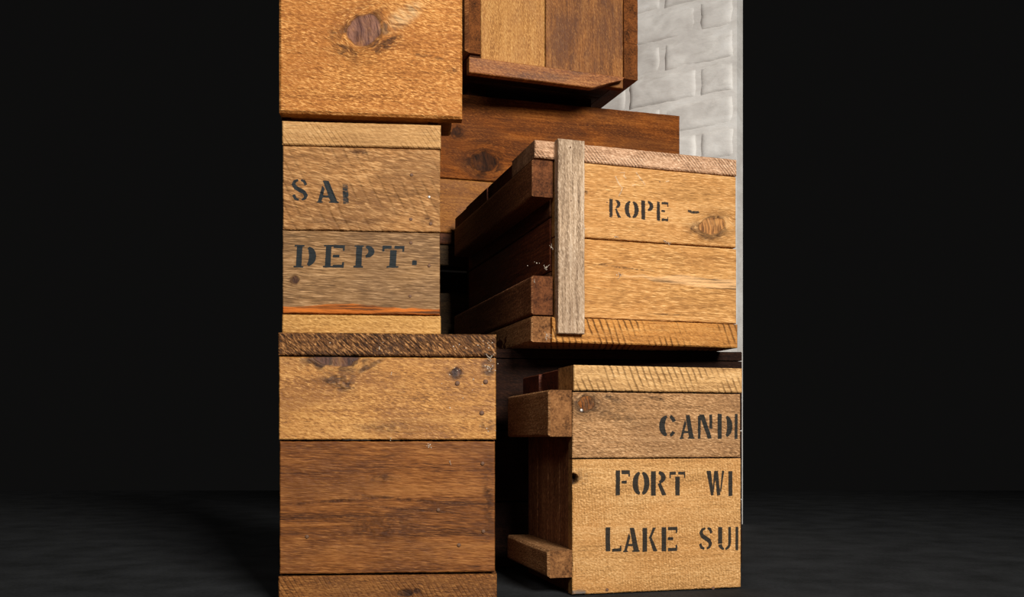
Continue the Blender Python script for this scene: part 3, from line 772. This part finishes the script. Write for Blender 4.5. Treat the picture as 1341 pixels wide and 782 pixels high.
k2 = Cn.plank('front_board', (0, wC, 0, 0.022, 0.002, z2 - .001), 'front', 'x', 'straw_board', res=0.0012, bev=0.0014, relief=0.0006, ink=fort, notch=(nx_, nz_, 0.0098), marks=[(nx_ + .012, nz_ + .004, .02, .016, .5, 0)],
              stain=lambda A, B: .8 * smooth(0.42, 0.62, vnoise(A * 60, B * 160, 3, 3)) * smooth(.016, .004, B) * smooth(.075, .02, A))
for p in ((795, 772.5), (934, 770.5)): Cn.nail(k2, *p, r=0.0030)
# left side: upright planks behind two battens
ys = [0.0235, 0.09, 0.16, 0.23, dC]
for k in range(4):
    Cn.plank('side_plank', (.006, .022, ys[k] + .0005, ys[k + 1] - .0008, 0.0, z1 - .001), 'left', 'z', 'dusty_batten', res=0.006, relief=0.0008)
xo = Cn.x(719)
Cn.plank('side_batten', (xo, -.0005, .002, dC - .02, Cn.z(572, 735), Cn.z(510.5, 735)), 'left', 'y', 'batten', res=0.006, bev=0.003)
Cn.plank('side_batten', (Cn.x(718), .0025, .002, dC - .02, Cn.z(757, 735), Cn.z(721, 735)), 'left', 'y', 'batten', res=0.006, bev=0.004)
zs_ = np.linspace(0, z1 - .002, 4)
for k in range(3):
    Cn.plank('back_plank', (.023, wC - .002, dC - .016, dC, zs_[k] + .001, zs_[k + 1] - .001), 'back', 'x', 'dark_side', res=0.04)
    Cn.plank('side_plank', (wC - .016, wC - .001, .0235, dC - .017, zs_[k] + .001, zs_[k + 1] - .001), 'right', 'y', 'dark_side', res=0.04)

# ---- dark crate behind, carrying the ROPE crate
cM = (-0.055, 1.985)
M = Crate('crate', 'brown crate with its shadow put into the dark board colour, carrying the ROPE crate behind the FORT WI crate', None, cM, 0.0, 8.0)
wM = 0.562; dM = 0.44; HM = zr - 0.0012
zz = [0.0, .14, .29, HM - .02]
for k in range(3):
    M.plank('front_board', (0, wM, 0, .02, zz[k] + .001, zz[k + 1] - .001), 'front', 'x', 'recess_shade_board', res=0.004)
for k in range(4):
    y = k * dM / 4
    M.plank('lid_board', (0, wM, y + .001, y + dM / 4 - .001, HM - .019, HM), 'top', 'x', 'recess_shade_board', res=0.02)
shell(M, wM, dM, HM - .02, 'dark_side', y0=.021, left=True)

# ---- far crates: slatted one on the floor, walnut one on it, upright one on top
cB = corner(577, 2.54)
degB = 15.5
cB = step(cB, degB, -0.135)
S3 = Crate('crate', 'open slatted crate deep in shadow beneath the walnut crate', None, cB, 0.0, degB)
wB = 0.135 + 0.70; dB = 0.42; H3b = 0.796
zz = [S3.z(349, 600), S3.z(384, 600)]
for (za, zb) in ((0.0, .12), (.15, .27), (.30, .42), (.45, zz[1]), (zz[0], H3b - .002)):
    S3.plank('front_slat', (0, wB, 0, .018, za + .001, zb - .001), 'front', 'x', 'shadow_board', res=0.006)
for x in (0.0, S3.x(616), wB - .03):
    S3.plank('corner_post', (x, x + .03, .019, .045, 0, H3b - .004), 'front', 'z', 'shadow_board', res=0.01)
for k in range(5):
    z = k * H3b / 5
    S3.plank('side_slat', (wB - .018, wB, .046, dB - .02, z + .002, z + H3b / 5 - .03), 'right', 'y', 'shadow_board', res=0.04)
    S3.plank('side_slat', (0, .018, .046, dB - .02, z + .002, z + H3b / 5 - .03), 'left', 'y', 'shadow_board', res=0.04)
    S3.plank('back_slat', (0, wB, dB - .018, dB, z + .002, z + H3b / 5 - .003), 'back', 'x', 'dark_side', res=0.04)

B2 = Crate('crate', 'dark walnut-brown crate under the upright crate, behind the ROPE crate', None, cB, H3b, degB)
HB = 1.203 - H3b
zb1 = B2.z(236, 620)
zb2 = 0.03
kk = [(B2.loc(634, 212)[0], B2.loc(634, 212)[1], 0.034, 0.026, 0.001), (B2.loc(598, 172)[0], B2.loc(598, 172)[1], 0.013, 0.011, 0.0006)]
B2.plank('front_board', (0, wB, 0, .022, zb1 + .0012, HB), 'front', 'x', 'walnut_board', res=0.0022, bev=0.0016, knots=kk)
B2.plank('front_board', (0, wB - .001, .0015, .022, zb2 + .001, zb1 - .0012), 'front', 'x', 'walnut_board_b', res=0.0025, bev=0.0016)
B2.plank('bottom_rail', (0, wB, 0, .06, 0, zb2 - .001), 'front', 'x', 'dark_side', res=0.006)
shell(B2, wB - .001, dB, HB - .022, 'dark_side', y0=.0235, left=True)
for k in range(4):
    y = .0235 + k * (dB - .024) / 4
    B2.plank('lid_board', (0, wB - .001, y + .001, y + (dB - .024) / 4 - .001, HB - .02, HB - .0005), 'top', 'x', 'dark_side', res=0.02)

degT = 20.0
cT = corner(610, 2.411)
B1 = Crate('crate', 'brown crate of upright boards in a worn frame, topmost beside the white brick wall', None, cT, 1.248, degT)
wT = B1.x(836); dT = 0.55; HT = 0.46
xa = B1.x(630); xm = B1.x(715); xc = B1.x(817.5)
for x0_, x1_, mt in ((xa + .001, xm - .001, 'upright_gold'), (xm + .001, xc - .001, 'upright_brown')):
    B1.plank('front_board', (x0_, x1_, .004, .024, B1.z(100, 750) - .012, HT), 'front', 'z', mt, res=0.0025, bev=0.0014)
# side walls: board ends face us
zt_ = B1.z(57, 827)
B1.plank('side_plank', (xc, wT - .001, 0, dT, 0.0, zt_ - .001), 'right', 'y', 'worn_rail', res=0.01, bev=0.002)
B1.plank('side_plank', (xc + .0005, wT, .002, dT, zt_ + .001, zt_ + .2), 'right', 'y', 'worn_rail', res=0.01, bev=0.002)
B1.plank('side_plank', (xc, wT - .002, .001, dT, zt_ + .202, HT), 'right', 'y', 'worn_rail', res=0.01, bev=0.002)
zq = B1.z(70, 620)
B1.plank('side_plank', (0, xa - .001, 0, dT, zq, zq + .155), 'left', 'y', 'worn_rail', res=0.01, bev=0.008)
B1.plank('side_plank', (.002, xa - .001, 0, dT, zq + .158, HT), 'left', 'y', 'worn_rail', res=0.01, bev=0.004)
B1.plank('side_plank', (.012, xa - .001, .004, dT, 0.0, zq - .004), 'left', 'y', 'dark_side', res=0.01, bev=0.002)
for x in (xa + .02, xc - .07):
    B1.plank('runner', (x, x + .05, .17, dT - .03, -0.0447, -.0008), 'bottom', 'y', 'dark_side', res=0.02)
# bottom rail nailed across the foot of the boards, its right end sawn on a slant
def slant_rail(cr, y, t, pts, mat):
    P = [cr.loc(px, py, y) for px, py in pts]
    V = []; n = len(P)
    cx = sum(p[0] for p in P) / n; cz = sum(p[1] for p in P) / n
    e = 0.0018
    def inset(p, k): 
        dx, dz = cx - p[0], cz - p[1]
        return (p[0] + (e if dx > 0 else -e) * k, p[1] + (e if dz > 0 else -e) * k)
    for p in P: V.append((inset(p, 1)[0], y, inset(p, 1)[1]))
    for p in P: V.append((p[0], y + e, p[1]))
    for p in P: V.append((p[0], y + t, p[1]))
    Q = []
    for j in range(2):
        for k in range(n):
            k2 = (k + 1) % n
            Q.append((j * n + k, (j + 1) * n + k, (j + 1) * n + k2, j * n + k2))
    SEED[0] += 1
    G = [(v[0], v[2], SEED[0] * 7.31) for v in V]
    me = mesh_from('bottom_rail', np.array(V), np.array(Q), WOODS[mat], None,
                   {'grain': ('FLOAT_VECTOR', np.array(G)), 'mask': ('FLOAT_COLOR', np.zeros((len(V), 4)))},
                   [list(range(n)), list(range(2 * n, 3 * n))[::-1]])
    me.polygons.foreach_set('use_smooth', np.zeros(len(me.polygons), bool))
    return link('bottom_rail', me, cr.root)
slant_rail(B1, -.018, .0215, [(614.5, 94.5), (776, 115), (816, 104), (818, 101), (614.5, 74)], 'worn_rail')
for k in range(4):
    y = .026 + k * (dT - .04) / 4
    B1.plank('bottom_board', (xa, xc - .001, y + .001, y + (dT - .04) / 4 - .002, 0.0, .018), 'bottom', 'x', 'dark_side', res=0.02)
zs_ = np.linspace(0.02, HT, 4)
for k in range(3):
    B1.plank('back_plank', (xa, xc - .001, dT - .014, dT, zs_[k] + .001, zs_[k + 1] - .001), 'back', 'x', 'dark_side', res=0.04)

# ------------------------------------------------------------------ small stuff: cobweb tufts and plaster specks caught on the crates
def tube(V, Q, pts, r):
    pts = np.asarray(pts, float); K = 4
    b0 = len(V)
    for i, p in enumerate(pts):
        d = pts[min(i + 1, len(pts) - 1)] - pts[max(i - 1, 0)]
        d /= np.linalg.norm(d) + 1e-9
        a = np.cross(d, (0.3, 0.9, 0.2)); a /= np.linalg.norm(a) + 1e-9
        c = np.cross(d, a)
        for k in range(K):
            t = 2 * math.pi * k / K
            V.append(p + r * (math.cos(t) * a + math.sin(t) * c))
    for i in range(len(pts) - 1):
        for k in range(K):
            k2 = (k + 1) % K
            Q.append((b0 + i * K + k, b0 + i * K + k2, b0 + (i + 1) * K + k2, b0 + (i + 1) * K + k))

def cobwebs(cr, spots):
    rg = random.Random(3); V = []; Q = []
    for px, py, y, size, n in spots:
        x, z = cr.loc(px, py, y)
        for _ in range(n):
            p = np.array([x, y - .001, z]); d = np.array([rg.uniform(-1, 1), rg.uniform(-.35, .1), rg.uniform(-1, 1)])
            pts = [p + np.array([rg.uniform(-1, 1), 0, rg.uniform(-1, 1)]) * size * .25]
            for k in range(5):
                d = d * .6 + np.array([rg.uniform(-1, 1), rg.uniform(-.3, .1), rg.uniform(-1, 1)]) * .7
                pts.append(pts[-1] + d * size * .28)
            tube(V, Q, pts, 0.00028)
    link('cobweb', mesh_from('cobweb', np.array(V), np.array(Q), [DUST]), cr.root, 'stuff')

def specks(cr, spots, y=0.0):
    rg = random.Random(8); V = []; Q = []
    for px, py, spread, n in spots:
        for _ in range(n):
            x, z = cr.loc(px + rg.gauss(0, spread), py + rg.gauss(0, spread), y)
            r = rg.uniform(.0004, .0012); b0 = len(V)
            for dx, dy, dz in ((-1, 0, -.6), (.8, 0, -1), (1, 0, .7), (-.7, 0, 1), (-.4, -.7, -.3), (.4, -.7, -.4), (.4, -.7, .3), (-.3, -.7, .4)):
                V.append(np.array([x + dx * r, y + .0003 + dy * r * 1.2, z + dz * r]))
            for q in ((4, 5, 6, 7), (0, 1, 5, 4), (1, 2, 6, 5), (2, 3, 7, 6), (3, 0, 4, 7)): Q.append(tuple(b0 + i for i in q))
    link('plaster_speck', mesh_from('plaster_speck', np.array(V), np.array(Q), [DUST]), cr.root, 'stuff')

cobwebs(R, [(715, 352, .006, .008, 6), (722, 324, .01, .008, 4), (717, 440, .012, .010, 8), (806, 310, yf, .008, 4), (874, 319, yf, .010, 6), (812, 361, yf, .006, 3), (700, 368, .02, .006, 3)])
specks(R, [(733, 327, 0.8, 5), (700, 342, 5, 4), (812, 360, 3, 4), (765, 300, 1, 2)])
specks(L3, [(636, 452, 7, 16), (641, 480, 6, 16), (600, 454, 4, 6), (598, 484, 3, 4), (513, 490, 1.2, 3), (561, 584, 1.6, 8), (610, 512, 12, 8), (512, 576, 1, 2), (640, 560, 6, 4), (500, 455, 4, 3), (430, 454, 4, 2)])
cobwebs(L3, [(642, 470, 0, .010, 5), (589, 606, 0, .006, 2)])
